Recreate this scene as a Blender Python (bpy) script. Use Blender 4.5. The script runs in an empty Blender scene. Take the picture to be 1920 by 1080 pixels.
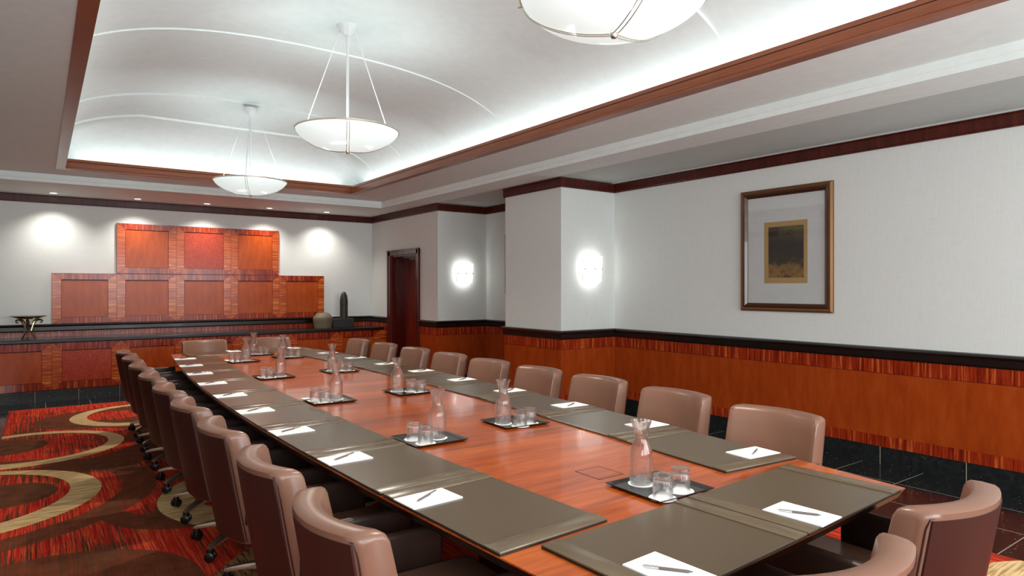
import bpy, bmesh, math, random
from mathutils import Vector, Matrix
R = random.Random(7)
S = bpy.context.scene
COL = S.collection
PI = math.pi

# ------------------------------------------------------------------ camera
TH = math.atan(885 / 1225.0)
cam = bpy.data.cameras.new('camera'); co = bpy.data.objects.new('camera', cam); COL.objects.link(co)
co.location = (0, 0, 1.5); co.rotation_euler = (PI / 2, 0, -TH)
cam.sensor_width = 36; cam.lens = 1225 / 1920 * 36; cam.shift_y = 0.0005; cam.clip_start = 0.05
S.camera = co
# ------------------------------------------------------------------ world, exposure
W = bpy.data.worlds.new('world'); S.world = W; W.use_nodes = True
W.node_tree.nodes['Background'].inputs[0].default_value = (0.9, 0.95, 1, 1)
W.node_tree.nodes['Background'].inputs[1].default_value = 0.0
S.view_settings.view_transform = 'Standard'; S.view_settings.look = 'None'
S.view_settings.exposure = 0.12; S.view_settings.gamma = 1.0; S.view_settings.use_curve_mapping = False
# ------------------------------------------------------------------ large lights
def area(name, loc, rot, sx, sy, power, col=(0.95, 1.0, 1.02), spread=PI, shape='RECTANGLE'):
    l = bpy.data.lights.new(name, 'AREA'); l.shape = shape; l.size = sx; l.size_y = sy
    l.energy = power; l.color = col; l.spread = spread
    o = bpy.data.objects.new(name, l); COL.objects.link(o); o.location = loc; o.rotation_euler = rot
    return o
def spot(name, loc, power, size=70, blend=0.6, rot=(0, 0, 0), col=(1, 0.96, 0.9), r=0.03):
    l = bpy.data.lights.new(name, 'SPOT'); l.energy = power; l.spot_size = math.radians(size)
    l.spot_blend = blend; l.color = col; l.shadow_soft_size = r
    o = bpy.data.objects.new(name, l); COL.objects.link(o); o.location = loc; o.rotation_euler = rot
    return o
TX0, TX1, TY0, TY1 = 0.15, 3.81, 0.44, 9.30       # opening of the ceiling tray
PEND = [(1.95, 7.80), (1.94, 4.87), (1.95, 1.97)]
for k, (x, y) in enumerate(PEND):                 # lamps in the three bowls, shining up
    for q in range(4):
        a_ = PI / 4 + q * PI / 2
        o_ = area('pendant_uplight', (x + .12 * math.cos(a_), y + .12 * math.sin(a_), 2.72), (0, 0, 0), 0.3, 0.3, 2.7, (0.95, 1.0, 1.02), spread=math.radians(150), shape='DISK')
        o_.rotation_euler = Vector((math.cos(a_) * .9, math.sin(a_) * .9, .28)).to_track_quat('-Z', 'Y').to_euler()
    spot('pendant_downlight', (x, y, 2.535), 100, 165, 1.0, col=(1, 0.89, 0.76), r=0.05)  # added spot below each bowl, brightening table, chairs and walls
# concealed cove lights behind the wooden tray trim
cy, cl = (TY0 + TY1) / 2, TY1 - TY0 - 0.3
area('cove_light', (TX0 + 0.0, cy, 2.985), (PI, math.radians(-15), 0), 0.05, cl, 9)
area('cove_light', (TX1 - 0.0, cy, 2.985), (PI, math.radians(15), 0), 0.05, cl, 9)
area('cove_light', ((TX0 + TX1) / 2, TY1, 2.985), (math.radians(180), 0, 0), 3.3, 0.05, 3.6)
area('cove_light', ((TX0 + TX1) / 2, TY0, 2.985), (math.radians(180), 0, 0), 3.3, 0.05, 3.6)
# downlights over the far counter, in the soffit over the side walls and in the tray border
DL_FAR = [(0.15, 10.87), (1.15, 10.87), (2.08, 10.87), (3.01, 10.87), (3.96, 10.87)]
for k, (x, y) in enumerate(DL_FAR):
    spot('far_downlight_lamp', (x, y, 2.785), 56, 122, 1.0, (math.radians(0), 0, 0))
# added fill light outside made-up windows in the unseen near wall
ADDED_WIN_N = [-0.4, 1.96, 4.3]
for x in ADDED_WIN_N:
    area('window_daylight', (x, -1.58, 1.75), (math.radians(90), 0, 0), 1.9, 1.5, 112, (0.93, 1.0, 1.03))

# ------------------------------------------------------------------ materials
MATS = {}
def nm(name):
    m = bpy.data.materials.new(name); m.use_nodes = True; nt = m.node_tree
    b = nt.nodes['Principled BSDF']; MATS[name] = m
    return m, nt, b
def lin(c):
    return tuple(((v / 255) / 12.92 if v / 255 <= 0.04045 else ((v / 255 + 0.055) / 1.055) ** 2.4) for v in c) + (1,)
def N(nt, t, **kw):
    n = nt.nodes.new(t)
    for k, v in kw.items(): setattr(n, k, v)
    return n
def L(nt, a, b): nt.links.new(a, b)
def coord(nt, scale=(1, 1, 1), rot=(0, 0, 0), loc=(0, 0, 0), kind='Object'):
    t = N(nt, 'ShaderNodeTexCoord'); mp = N(nt, 'ShaderNodeMapping')
    mp.inputs['Scale'].default_value = scale; mp.inputs['Rotation'].default_value = rot; mp.inputs['Location'].default_value = loc
    L(nt, t.outputs[kind], mp.inputs['Vector']); return mp.outputs[0]
def ramp(nt, fac, stops, interp='LINEAR'):
    r = N(nt, 'ShaderNodeValToRGB'); r.color_ramp.interpolation = interp
    e = r.color_ramp.elements
    while len(e) < len(stops): e.new(0.5)
    for i, (p, c) in enumerate(stops): e[i].position = p; e[i].color = c if len(c) == 4 else tuple(c) + (1,)
    L(nt, fac, r.inputs[0]); return r.outputs[0]
def noise(nt, vec, scale=5, detail=3, rough=0.5, dist=0):
    n = N(nt, 'ShaderNodeTexNoise'); n.inputs['Scale'].default_value = scale; n.inputs['Detail'].default_value = detail
    n.inputs['Roughness'].default_value = rough; n.inputs['Distortion'].default_value = dist
    L(nt, vec, n.inputs['Vector']); return n.outputs['Fac']
def mixc(nt, fac, a, b, mode='MIX'):
    m = N(nt, 'ShaderNodeMix', data_type='RGBA', blend_type=mode)
    if isinstance(fac, (int, float)): m.inputs[0].default_value = fac
    else: L(nt, fac, m.inputs[0])
    for s, v in ((m.inputs[6], a), (m.inputs[7], b)):
        if isinstance(v, (tuple, list)): s.default_value = v
        else: L(nt, v, s)
    return m.outputs[2]
def math_(nt, op, a, b=None, c=None):
    n = N(nt, 'ShaderNodeMath', operation=op)
    for i, v in enumerate((a, b, c)):
        if v is None: continue
        if isinstance(v, (int, float)): n.inputs[i].default_value = v
        else: L(nt, v, n.inputs[i])
    return n.outputs[0]
def bump(nt, b, h, strength=0.2, dist=0.01):
    n = N(nt, 'ShaderNodeBump'); n.inputs['Strength'].default_value = strength; n.inputs['Distance'].default_value = dist
    L(nt, h, n.inputs['Height']); L(nt, n.outputs[0], b.inputs['Normal'])
def flat(name, rgb, rough=0.5, metal=0, coat=0, spec=0.5, bmp=None, sheen=0):
    m, nt, b = nm(name); b.inputs['Roughness'].default_value = rough; b.inputs['Metallic'].default_value = metal
    b.inputs['Coat Weight'].default_value = coat; b.inputs['Specular IOR Level'].default_value = spec
    c = lin(rgb); v = coord(nt)
    f = noise(nt, v, bmp[0] if bmp else 12, 3)
    L(nt, mixc(nt, f, tuple(x * 0.94 for x in c[:3]) + (1,), tuple(min(1, x * 1.06) for x in c[:3]) + (1,)), b.inputs['Base Color'])
    if bmp: bump(nt, b, noise(nt, v, bmp[0], 2), bmp[1], bmp[2])
    return m
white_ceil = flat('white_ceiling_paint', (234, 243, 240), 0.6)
soffit_grey = flat('pale_grey_soffit_paint', (196, 203, 199), 0.6)  # alcove ceiling toned evenly greyer than the main ceiling
white_pl = flat('white_vault_plaster', (230, 237, 235), 0.7)
# wall covering: fine woven texture
wallm, nt, b = nm('white_woven_wallcovering'); b.inputs['Roughness'].default_value = 0.65
v = coord(nt, (1, 1, 1)); f1 = noise(nt, coord(nt, (160, 160, 6)), 2.0, 2); f2 = noise(nt, coord(nt, (6, 6, 220)), 2.0, 2)
s_ = math_(nt, 'ADD', f1, f2); L(nt, ramp(nt, s_, [(0.6, lin((213, 215, 211))), (1.3, lin((225, 228, 224)))]), b.inputs['Base Color'])
bump(nt, b, s_, 0.05, 0.002)
def veneer_stripe(name, axis, dark=(88, 16, 8), mid=(148, 44, 16), light=(212, 108, 50), freq=30, rough=0.22):
    """quartered striped veneer; the stripes run along `axis`"""
    m, nt, b = nm(name)
    sc = [freq, freq, freq]; sc['xyz'.index(axis)] = 1.3
    v = coord(nt, tuple(sc)); f = noise(nt, v, 1.6, 4, 0.62, 0.35)
    sc2 = [freq * .25] * 3; sc2['xyz'.index(axis)] = 0.8
    g = noise(nt, coord(nt, tuple(sc2), loc=(3, 1, 2)), 1.5, 2)
    c = ramp(nt, f, [(0.38, lin(dark)), (0.48, lin(mid)), (0.54, lin(mid)), (0.63, lin(light))])
    c = mixc(nt, math_(nt, 'MULTIPLY', g, 0.5), c, lin(mid))
    L(nt, c, b.inputs['Base Color']); b.inputs['Roughness'].default_value = rough
    b.inputs['Coat Weight'].default_value = 0.15; b.inputs['Coat Roughness'].default_value = 0.15; b.inputs['Specular IOR Level'].default_value = 0.35
    return m
VS_v = veneer_stripe('striped_veneer_vertical', 'z')
VS_h = veneer_stripe('striped_veneer_horizontal', 'x', (122, 36, 10), (188, 82, 30), (226, 138, 62), 30)
VS_crown = veneer_stripe('dark_crown_veneer', 'z', (58, 14, 7), (74, 22, 12), (92, 32, 18), 16, 0.3)
def veneer_plain(name, c1, c2, c3, rough=0.25, sc=(9, 9, 2.2), pom=0.0):
    m, nt, b = nm(name)
    f = noise(nt, coord(nt, sc), 1.5, 5, 0.6, 0.3)
    c = ramp(nt, f, [(0.25, lin(c1)), (0.5, lin(c2)), (0.75, lin(c3))])
    if pom:
        g = noise(nt, coord(nt, (70, 70, 45)), 1.2, 3, 0.6, 1.5)
        c = mixc(nt, math_(nt, 'MULTIPLY', ramp(nt, g, [(0.45, (0, 0, 0)), (0.6, (1, 1, 1))]), pom), c, lin((206, 84, 56)))
    L(nt, c, b.inputs['Base Color']); b.inputs['Roughness'].default_value = rough
    b.inputs['Specular IOR Level'].default_value = 0.28
    return m
VP = veneer_plain('plain_orange_brown_veneer', (140, 52, 14), (158, 62, 18), (170, 72, 24))
VP2 = veneer_plain('orange_red_panel_veneer', (158, 62, 16), (176, 74, 20), (190, 86, 28))
VPOM = veneer_plain('mottled_pomelle_veneer', (150, 48, 26), (160, 54, 30), (170, 62, 36), pom=0.7)
TRIMW = veneer_plain('reddish_brown_trim_wood', (126, 70, 46), (140, 80, 54), (150, 88, 60), 0.3, (2, 2, 30))
COLW = veneer_plain('brown_wood_crown', (110, 52, 30), (124, 60, 36), (134, 68, 42), 0.3, (10, 10, 2))
DOORW = veneer_plain('dark_mahogany_wood', (70, 16, 10), (84, 22, 13), (96, 30, 18), 0.18, (14, 14, 1.2))
DOORL = veneer_plain('red_mahogany_door_wood', (96, 26, 12), (112, 34, 16), (124, 42, 20), 0.2, (12, 12, 1.2))
TDARK = veneer_plain('very_dark_mahogany', (22, 9, 6), (28, 11, 7), (34, 13, 8), 0.3, (14, 14, 1.2))
RAIL = flat('black_brown_lacquer', (26, 15, 12), 0.25, coat=0.2)
GROOVE = flat('dark_groove', (44, 14, 8), 0.7)
# black granite tile with pale joints and mica flecks
def tile(name, px, py, ox, oy, axes=('x', 'y'), joint=(150, 146, 132), rough=0.12):
    m, nt, b = nm(name); t = N(nt, 'ShaderNodeTexCoord'); sp = N(nt, 'ShaderNodeSeparateXYZ'); L(nt, t.outputs['Object'], sp.inputs[0])
    o = {'x': sp.outputs[0], 'y': sp.outputs[1], 'z': sp.outputs[2]}
    def line(s, p, off):
        q = math_(nt, 'FRACT', math_(nt, 'DIVIDE', math_(nt, 'ADD', s, 100 * p - off), p))
        q = math_(nt, 'ABSOLUTE', math_(nt, 'SUBTRACT', q, 0.5)); return math_(nt, 'GREATER_THAN', q, 0.5 - 0.0032 / p)
    a = line(o[axes[0]], px, ox)
    if py: a = math_(nt, 'MAXIMUM', a, line(o[axes[1]], py, oy))
    f = noise(nt, t.outputs['Object'], 26, 4)
    base = ramp(nt, f, [(0.35, lin((18, 20, 21))), (0.65, lin((34, 37, 38)))])
    vo = N(nt, 'ShaderNodeTexVoronoi'); vo.inputs['Scale'].default_value = 42; L(nt, t.outputs['Object'], vo.inputs['Vector'])
    fl = math_(nt, 'LESS_THAN', vo.outputs['Distance'], 0.16)
    sel = N(nt, 'ShaderNodeSeparateXYZ'); L(nt, vo.outputs['Color'], sel.inputs[0])
    fl = math_(nt, 'MULTIPLY', fl, math_(nt, 'GREATER_THAN', sel.outputs[0], 0.72))
    base = mixc(nt, fl, base, lin((150, 150, 150)))
    L(nt, mixc(nt, a, base, lin(joint)), b.inputs['Base Color'])
    L(nt, math_(nt, 'ADD', math_(nt, 'MULTIPLY', a, 0.4), rough), b.inputs['Roughness'])
    return m
TILE = tile('black_granite_floor_tile', 0.48, 0.48, 5.82, 2.345)
# leather
def leather(name, rgb, rough=0.36):
    m, nt, b = nm(name); v = coord(nt); c = lin(rgb)
    f = noise(nt, v, 7, 3); L(nt, mixc(nt, f, tuple(x * 0.9 for x in c[:3]) + (1,), tuple(x * 1.08 for x in c[:3]) + (1,)), b.inputs['Base Color'])
    b.inputs['Roughness'].default_value = rough; b.inputs['Specular IOR Level'].default_value = 0.5
    vo = N(nt, 'ShaderNodeTexVoronoi'); vo.inputs['Scale'].default_value = 420; L(nt, v, vo.inputs['Vector'])
    bump(nt, b, vo.outputs['Distance'], 0.12, 0.0006); return m
LEA = leather('brown_chair_leather', (128, 91, 74), 0.32)
LEAD = leather('dark_seam_leather', (52, 34, 27), 0.4)
LEAR = leather('dark_maroon_rear_leather', (58, 27, 21), 0.45)
PADL = leather('olive_brown_pad_leather', (82, 68, 51), 0.28)
PADR = leather('pad_rail_leather', (94, 80, 61), 0.26)
PADM = leather('pad_embossed_leather', (60, 50, 40), 0.5)
ALU = flat('polished_aluminium', (214, 206, 190), 0.34, metal=1)
CHR = flat('chrome', (215, 215, 215), 0.1, metal=1)
WHM = flat('white_enamel_metal', (228, 230, 230), 0.3)
BLK = flat('black_plastic', (20, 18, 18), 0.35)
TRAY = flat('black_lacquer_tray', (24, 22, 21), 0.2, coat=0.5)
PAPER = flat('white_paper', (250, 250, 248), 0.8)
SILV = flat('brushed_antique_silver', (176, 166, 136), 0.25, metal=1)
STONE = flat('grey_brown_stoneware', (118, 106, 88), 0.6, bmp=(40, 0.4, 0.01))
EBON = flat('blackened_carved_wood', (50, 46, 42), 0.45, bmp=(60, 0.3, 0.004))
GOLD = flat('aged_gold_leaf', (122, 82, 44), 0.45, metal=0.55, bmp=(30, 0.2, 0.003))
FRW = flat('dark_walnut_frame', (66, 36, 22), 0.3, coat=0.3)
MATB = flat('pale_grey_mat_board', (205, 208, 206), 0.8)
SKIN = flat('old_paper', (178, 146, 94), 0.8)
# table veneer: planks of cherry running across the table
CHER, nt, b = nm('cherry_table_veneer')
t = N(nt, 'ShaderNodeTexCoord'); sp = N(nt, 'ShaderNodeSeparateXYZ'); L(nt, t.outputs['Object'], sp.inputs[0])
pl = math_(nt, 'FLOOR', math_(nt, 'DIVIDE', math_(nt, 'ADD', sp.outputs[1], 10), 0.155))
wn = N(nt, 'ShaderNodeTexWhiteNoise', noise_dimensions='1D'); L(nt, pl, wn.inputs['W'])
f = noise(nt, coord(nt, (1.6, 16, 3)), 1.7, 5, 0.6, 0.5)
f = math_(nt, 'ADD', math_(nt, 'MULTIPLY', f, 0.8), math_(nt, 'MULTIPLY', wn.outputs['Value'], 0.22))
L(nt, ramp(nt, f, [(0.3, lin((124, 50, 10))), (0.5, lin((160, 70, 14))), (0.7, lin((184, 90, 26)))]), b.inputs['Base Color'])
b.inputs['Roughness'].default_value = 0.35; b.inputs['Specular IOR Level'].default_value = 0.25; b.inputs['Coat Weight'].default_value = 0.6; b.inputs['Coat Roughness'].default_value = 0.06
# glass (thin walls) and water
def thin_glass(name, tint=(1, 1, 1), ior=1.45):
    m = bpy.data.materials.new(name); m.use_nodes = True; nt = m.node_tree; nt.nodes.clear()
    o = N(nt, 'ShaderNodeOutputMaterial'); mx = N(nt, 'ShaderNodeMixShader'); tr = N(nt, 'ShaderNodeBsdfTransparent')
    gl = N(nt, 'ShaderNodeBsdfGlossy'); gl.inputs['Roughness'].default_value = 0.02
    tr.inputs[0].default_value = tint + (1,); fr = N(nt, 'ShaderNodeFresnel'); fr.inputs[0].default_value = ior
    ge = N(nt, 'ShaderNodeNewGeometry'); L(nt, math_(nt, 'MULTIPLY', fr.outputs[0], math_(nt, 'SUBTRACT', 1.0, ge.outputs['Backfacing'])), mx.inputs[0]); L(nt, tr.outputs[0], mx.inputs[1]); L(nt, gl.outputs[0], mx.inputs[2]); L(nt, mx.outputs[0], o.inputs[0])
    MATS[name] = m; return m
GLASS = bpy.data.materials.new('clear_drinking_glass'); GLASS.use_nodes = True; nt = GLASS.node_tree; nt.nodes.clear()
o = N(nt, 'ShaderNodeOutputMaterial'); mx = N(nt, 'ShaderNodeMixShader'); mx.inputs[0].default_value = 0.6
tr = N(nt, 'ShaderNodeBsdfTransparent'); g = N(nt, 'ShaderNodeBsdfGlass'); g.inputs['IOR'].default_value = 1.45; g.inputs['Roughness'].default_value = 0.0
L(nt, tr.outputs[0], mx.inputs[1]); L(nt, g.outputs[0], mx.inputs[2]); L(nt, mx.outputs[0], o.inputs[0])
PANE = thin_glass('picture_glass', (0.98, 0.98, 0.98), 1.5)
WATER = bpy.data.materials.new('water'); WATER.use_nodes = True; nt = WATER.node_tree; nt.nodes.clear()
o = N(nt, 'ShaderNodeOutputMaterial'); mx = N(nt, 'ShaderNodeMixShader'); mx.inputs[0].default_value = 0.3
tr = N(nt, 'ShaderNodeBsdfTransparent'); g = N(nt, 'ShaderNodeBsdfGlass'); g.inputs['IOR'].default_value = 1.33; g.inputs['Roughness'].default_value = 0.0
L(nt, tr.outputs[0], mx.inputs[1]); L(nt, g.outputs[0], mx.inputs[2]); L(nt, mx.outputs[0], o.inputs[0])
def emit(name, rgb, st, base=(235, 235, 235), rough=0.4):
    m, nt, b = nm(name); b.inputs['Base Color'].default_value = lin(base); b.inputs['Roughness'].default_value = rough
    v = coord(nt); f = noise(nt, v, 3, 1)
    L(nt, mixc(nt, f, lin(rgb), tuple(min(1, x * 1.03) for x in lin(rgb)[:3]) + (1,)), b.inputs['Emission Color'])
    b.inputs['Emission Strength'].default_value = st; return m
BOWL = emit('lit_frosted_bowl_glass', (236, 250, 248), 0.6, (226, 236, 234), 0.7)
SCON = emit('lit_sconce_glass', (252, 253, 252), .82)
LAMP = emit('lit_downlight', (255, 250, 240), 4.0)

# carpet
CARP, nt, b = nm('patterned_carpet'); b.inputs['Roughness'].default_value = 0.95; b.inputs['Specular IOR Level'].default_value = 0.1
tc = N(nt, 'ShaderNodeTexCoord'); sp = N(nt, 'ShaderNodeSeparateXYZ'); L(nt, tc.outputs['Object'], sp.inputs[0])
x_, y_ = sp.outputs[0], sp.outputs[1]
st = noise(nt, coord(nt, (62, .9, 1)), 1.0, 3, 0.7)                     # fine streaks along the room
zone = noise(nt, coord(nt, (2.2, 1.7, 1), loc=(4, 2, 0)), 0.9, 1)
stz = math_(nt, 'ADD', math_(nt, 'MULTIPLY', st, 1.0), math_(nt, 'MULTIPLY', math_(nt, 'SUBTRACT', zone, 0.5), 0.75))
redc = ramp(nt, noise(nt, coord(nt, (40, 3, 1)), 1, 3), [(0.3, lin((170, 26, 20))), (0.7, lin((210, 50, 34)))])
streak = ramp(nt, stz, [(0.40, (0, 0, 0)), (0.43, (1, 1, 1))])
orng = ramp(nt, noise(nt, coord(nt, (90, 6, 1)), 1, 2), [(0.4, lin((208, 66, 38))), (0.6, lin((224, 100, 58)))])
brn = ramp(nt, noise(nt, coord(nt, (9, 9, 1)), 1, 3), [(0.3, lin((92, 54, 34))), (0.7, lin((112, 68, 44)))])
base = mixc(nt, streak, brn, redc)
st2 = ramp(nt, noise(nt, coord(nt, (75, 1.0, 1), loc=(9, 3, 0)), 1.0, 3, 0.7), [(0.50, (0, 0, 0)), (0.53, (1, 1, 1))])
base = mixc(nt, math_(nt, 'MULTIPLY', st2, math_(nt, 'MULTIPLY', streak, 0.85)), base, orng)
dk = ramp(nt, noise(nt, coord(nt, (110, 1.2, 1), loc=(1, 8, 0)), 1.0, 3, 0.7), [(0.57, (0, 0, 0)), (0.6, (1, 1, 1))])
base = mixc(nt, math_(nt, 'MULTIPLY', dk, 0.8), base, lin((58, 26, 18)))
def disc(cx, cy, r, soft=0.004):
    dx = math_(nt, 'SUBTRACT', x_, cx); dy = math_(nt, 'SUBTRACT', y_, cy)
    d = math_(nt, 'SQRT', math_(nt, 'ADD', math_(nt, 'MULTIPLY', dx, dx), math_(nt, 'MULTIPLY', dy, dy)))
    return math_(nt, 'LESS_THAN', d, r)
def ring(cx, cy, r, cx2, cy2, r2):
    a = disc(cx, cy, r); i = disc(cx2, cy2, r2)
    return math_(nt, 'MULTIPLY', a, math_(nt, 'SUBTRACT', 1.0, i))
crm = ramp(nt, noise(nt, coord(nt, (5, 60, 1)), 1, 3), [(0.38, lin((176, 138, 90))), (0.55, lin((228, 196, 142)))])
tan = ramp(nt, noise(nt, coord(nt, (60, 7, 1)), 1, 4, 0.7), [(0.42, lin((60, 40, 30))), (0.52, lin((158, 118, 78)))])
for q in [(0.55, 8.9, 0.62, .7, 9.0, .3), (0.42, 7.5, 1.1, -0.08, 7.63, .9), (-0.02, 3.75, 0.72, 0.1, 3.55, .42), (0.95, 5.1, .64, .9, 5.25, .47),
          (-.5, 5.9, 1.25, -.5, 5.9, 1.02), (1.9, 8.0, .8, 1.9, 8, .6), (-0.3, 2.6, 0.8, -.3, 2.7, .5), (2.6, 0.3, .8, 2.6, .2, .6)]:
    base = mixc(nt, math_(nt, 'MULTIPLY', ring(*q), 0.9), base, brn)
base = mixc(nt, disc(-.3, 7.75, .36), base, brn); base = mixc(nt, disc(-.22, 5.95, .33), base, brn)
for q, cc in [((1.03, 8.95, .76, 1.07, 8.98, .63), crm), ((-.1, 7.6, .78, -.08, 7.63, .63), crm), ((-.52, 5.9, .90, -.58, 5.95, .765), crm),
              ((1.5, 5.0, .85, 1.47, 5.1, .58), crm), ((1.5, 3.25, .86, 1.6, 3.2, .55), tan), ((3.9, .55, .86, 3.9, .5, .68), crm), ((3.3, 7.2, .8, 3.3, 7.2, .66), crm)]:
    base = mixc(nt, ring(*q), base, cc)
L(nt, base, b.inputs['Base Color'])
bump(nt, b, noise(nt, coord(nt, (1, 1, 1)), 500, 2), 0.3, 0.004)

# ------------------------------------------------------------------ mesh helpers
def link(name, bm, mat, parent=None, smooth=False, loc=None, ang=40):
    me = bpy.data.meshes.new(name); bmesh.ops.recalc_face_normals(bm, faces=bm.faces[:]); bm.to_mesh(me); bm.free()
    for m in (mat if isinstance(mat, (list, tuple)) else [mat]): me.materials.append(m)
    o = bpy.data.objects.new(name, me); COL.objects.link(o)
    if parent: o.parent = parent
    if loc: o.location = loc
    if smooth:
        me.polygons.foreach_set('use_smooth', [True] * len(me.polygons))
        me.set_sharp_from_angle(angle=math.radians(ang))
    return o
def tag(o, label=None, cat=None, group=None, kind=None):
    if label: o['label'] = label
    if cat: o['category'] = cat
    if group: o['group'] = group
    if kind: o['kind'] = kind
    return o
def empty(name, loc=(0, 0, 0), rz=0):
    o = bpy.data.objects.new(name, None); COL.objects.link(o); o.location = loc; o.rotation_euler = (0, 0, rz); o.empty_display_size = 0.1
    return o
KIDS = {}
def kids(o): return [c for c in bpy.data.objects if c.parent == o]
def copy_tree(o, parent=None):
    c = o.copy(); COL.objects.link(c)
    if parent: c.parent = parent
    for k in kids(o): copy_tree(k, c)
    return c
def box(bm, x0, x1, y0, y1, z0, z1, mi=0, bev=0, seg=2):
    v = [bm.verts.new((x, y, z)) for x in (x0, x1) for y in (y0, y1) for z in (z0, z1)]
    fs = [bm.faces.new([v[i] for i in q]) for q in ((0, 1, 3, 2), (4, 6, 7, 5), (0, 4, 5, 1), (2, 3, 7, 6), (0, 2, 6, 4), (1, 5, 7, 3))]
    for f in fs: f.material_index = mi
    if bev:
        es = list({e for f in fs for e in f.edges})
        bmesh.ops.bevel(bm, geom=es, offset=bev, segments=seg, affect='EDGES', profile=0.5)
    return v
def prism(bm, pts, z0, z1, mi=0):
    a = [bm.verts.new((p[0], p[1], z0)) for p in pts]; c = [bm.verts.new((p[0], p[1], z1)) for p in pts]
    n = len(pts); fs = [bm.faces.new(a[::-1]), bm.faces.new(c)]
    for i in range(n): fs.append(bm.faces.new((a[i], a[(i + 1) % n], c[(i + 1) % n], c[i])))
    for f in fs: f.material_index = mi
    return fs
def lathe(bm, prof, seg=32, cx=0, cy=0, mi=0):
    rows = []
    for r, z in prof:
        if r < 1e-5: rows.append([bm.verts.new((cx, cy, z))])
        else: rows.append([bm.verts.new((cx + r * math.cos(2 * PI * i / seg), cy + r * math.sin(2 * PI * i / seg), z)) for i in range(seg)])
    for a, c in zip(rows, rows[1:]):
        for i in range(seg):
            j = (i + 1) % seg
            if len(a) == 1 and len(c) == 1: continue
            if len(a) == 1: f = bm.faces.new((a[0], c[i], c[j]))
            elif len(c) == 1: f = bm.faces.new((a[i], a[j], c[0]))
            else: f = bm.faces.new((a[i], a[j], c[j], c[i]))
            f.material_index = mi
def tube(bm, pts, r, seg=8, mi=0, cap=True):
    pts = [Vector(p) for p in pts]; rs = r if isinstance(r, (list, tuple)) else [r] * len(pts)
    rows = []; up = Vector((0, 0, 1))
    for i, p in enumerate(pts):
        d = (pts[min(i + 1, len(pts) - 1)] - pts[max(i - 1, 0)]).normalized()
        s = d.cross(up)
        if s.length < 1e-3: s = d.cross(Vector((1, 0, 0)))
        s.normalize(); t = s.cross(d)
        rows.append([bm.verts.new(p + (s * math.cos(2 * PI * k / seg) + t * math.sin(2 * PI * k / seg)) * rs[i]) for k in range(seg)])
    for a, c in zip(rows, rows[1:]):
        for k in range(seg):
            f = bm.faces.new((a[k], a[(k + 1) % seg], c[(k + 1) % seg], c[k])); f.material_index = mi
    if cap: bm.faces.new(rows[0][::-1]); bm.faces.new(rows[-1])
def sweep(bm, path, prof, closed=False, mi=0, close_prof=True):
    """sweep a profile of (offset into the room, z) along a 2D path, room on the left hand"""
    n = len(path); P = [Vector(p) for p in path]; rows = []
    for i in range(n):
        if closed: d0 = (P[i] - P[i - 1]).normalized(); d1 = (P[(i + 1) % n] - P[i]).normalized()
        else:
            d0 = (P[i] - P[i - 1]).normalized() if i else (P[1] - P[0]).normalized()
            d1 = (P[i + 1] - P[i]).normalized() if i < n - 1 else d0
            if i == 0: d0 = d1
        n0 = Vector((-d0.y, d0.x)); n1 = Vector((-d1.y, d1.x)); m = (n0 + n1).normalized(); k = 1 / max(0.2, m.dot(n0))
        rows.append([bm.verts.new((P[i].x + m.x * k * o, P[i].y + m.y * k * o, z)) for o, z in prof])
    pn = len(prof)
    for i in range(n if closed else n - 1):
        a, c = rows[i], rows[(i + 1) % n]
        for k in range(pn if close_prof else pn - 1):
            f = bm.faces.new((a[k], a[(k + 1) % pn], c[(k + 1) % pn], c[k])); f.material_index = mi
    if not closed and close_prof: bm.faces.new(rows[0][::-1]); bm.faces.new(rows[-1])
def struct(name, bm, mat, **kw):
    o = link(name, bm, mat, **kw); o['kind'] = 'structure'; return o

# ------------------------------------------------------------------ the room
XL, XR, YN, YF = -1.90, 5.82, -1.46, 11.2
ZC = 2.80
bm = bmesh.new(); box(bm, XL - .15, XR + .6, YN - .15, YF + .15, -0.1, 0.0); struct('floor', bm, TILE)
rightA = [(XR, YN), (XR, 5.87), (4.95, 5.87), (4.95, 7.0), (XR, 7.0), (XR, 8.76), (4.93, 8.76), (4.93, 9.42)]
rightB = [(4.93, 10.38), (4.93, YF)]
full = [(XR, YN)] + rightA[1:-1] + [(4.93, YF), (XL, YF), (XL, YN)]
railA = rightA[:-1] + [(4.93, 9.33)]
railB = [(4.93, 10.47), (4.93, YF), (XL, YF), (XL, YN), (XR, YN)]
def wallseg(path, z0=0, z1=ZC + .02):
    bm = bmesh.new(); sweep(bm, path, [(0, z0), (0, z1), (-.14, z1), (-.14, z0)]); return bm
bm = wallseg(rightA); sweep(bm, rightB, [(0, 0), (0, ZC + .02), (-.14, ZC + .02), (-.14, 0)])
box(bm, 4.93, 5.07, 9.42, 10.38, 2.06, ZC + .02)
struct('wall_right', bm, wallm)
struct('wall_far', wallseg([(5.07, YF), (XL - .14, YF)]), wallm)
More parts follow.
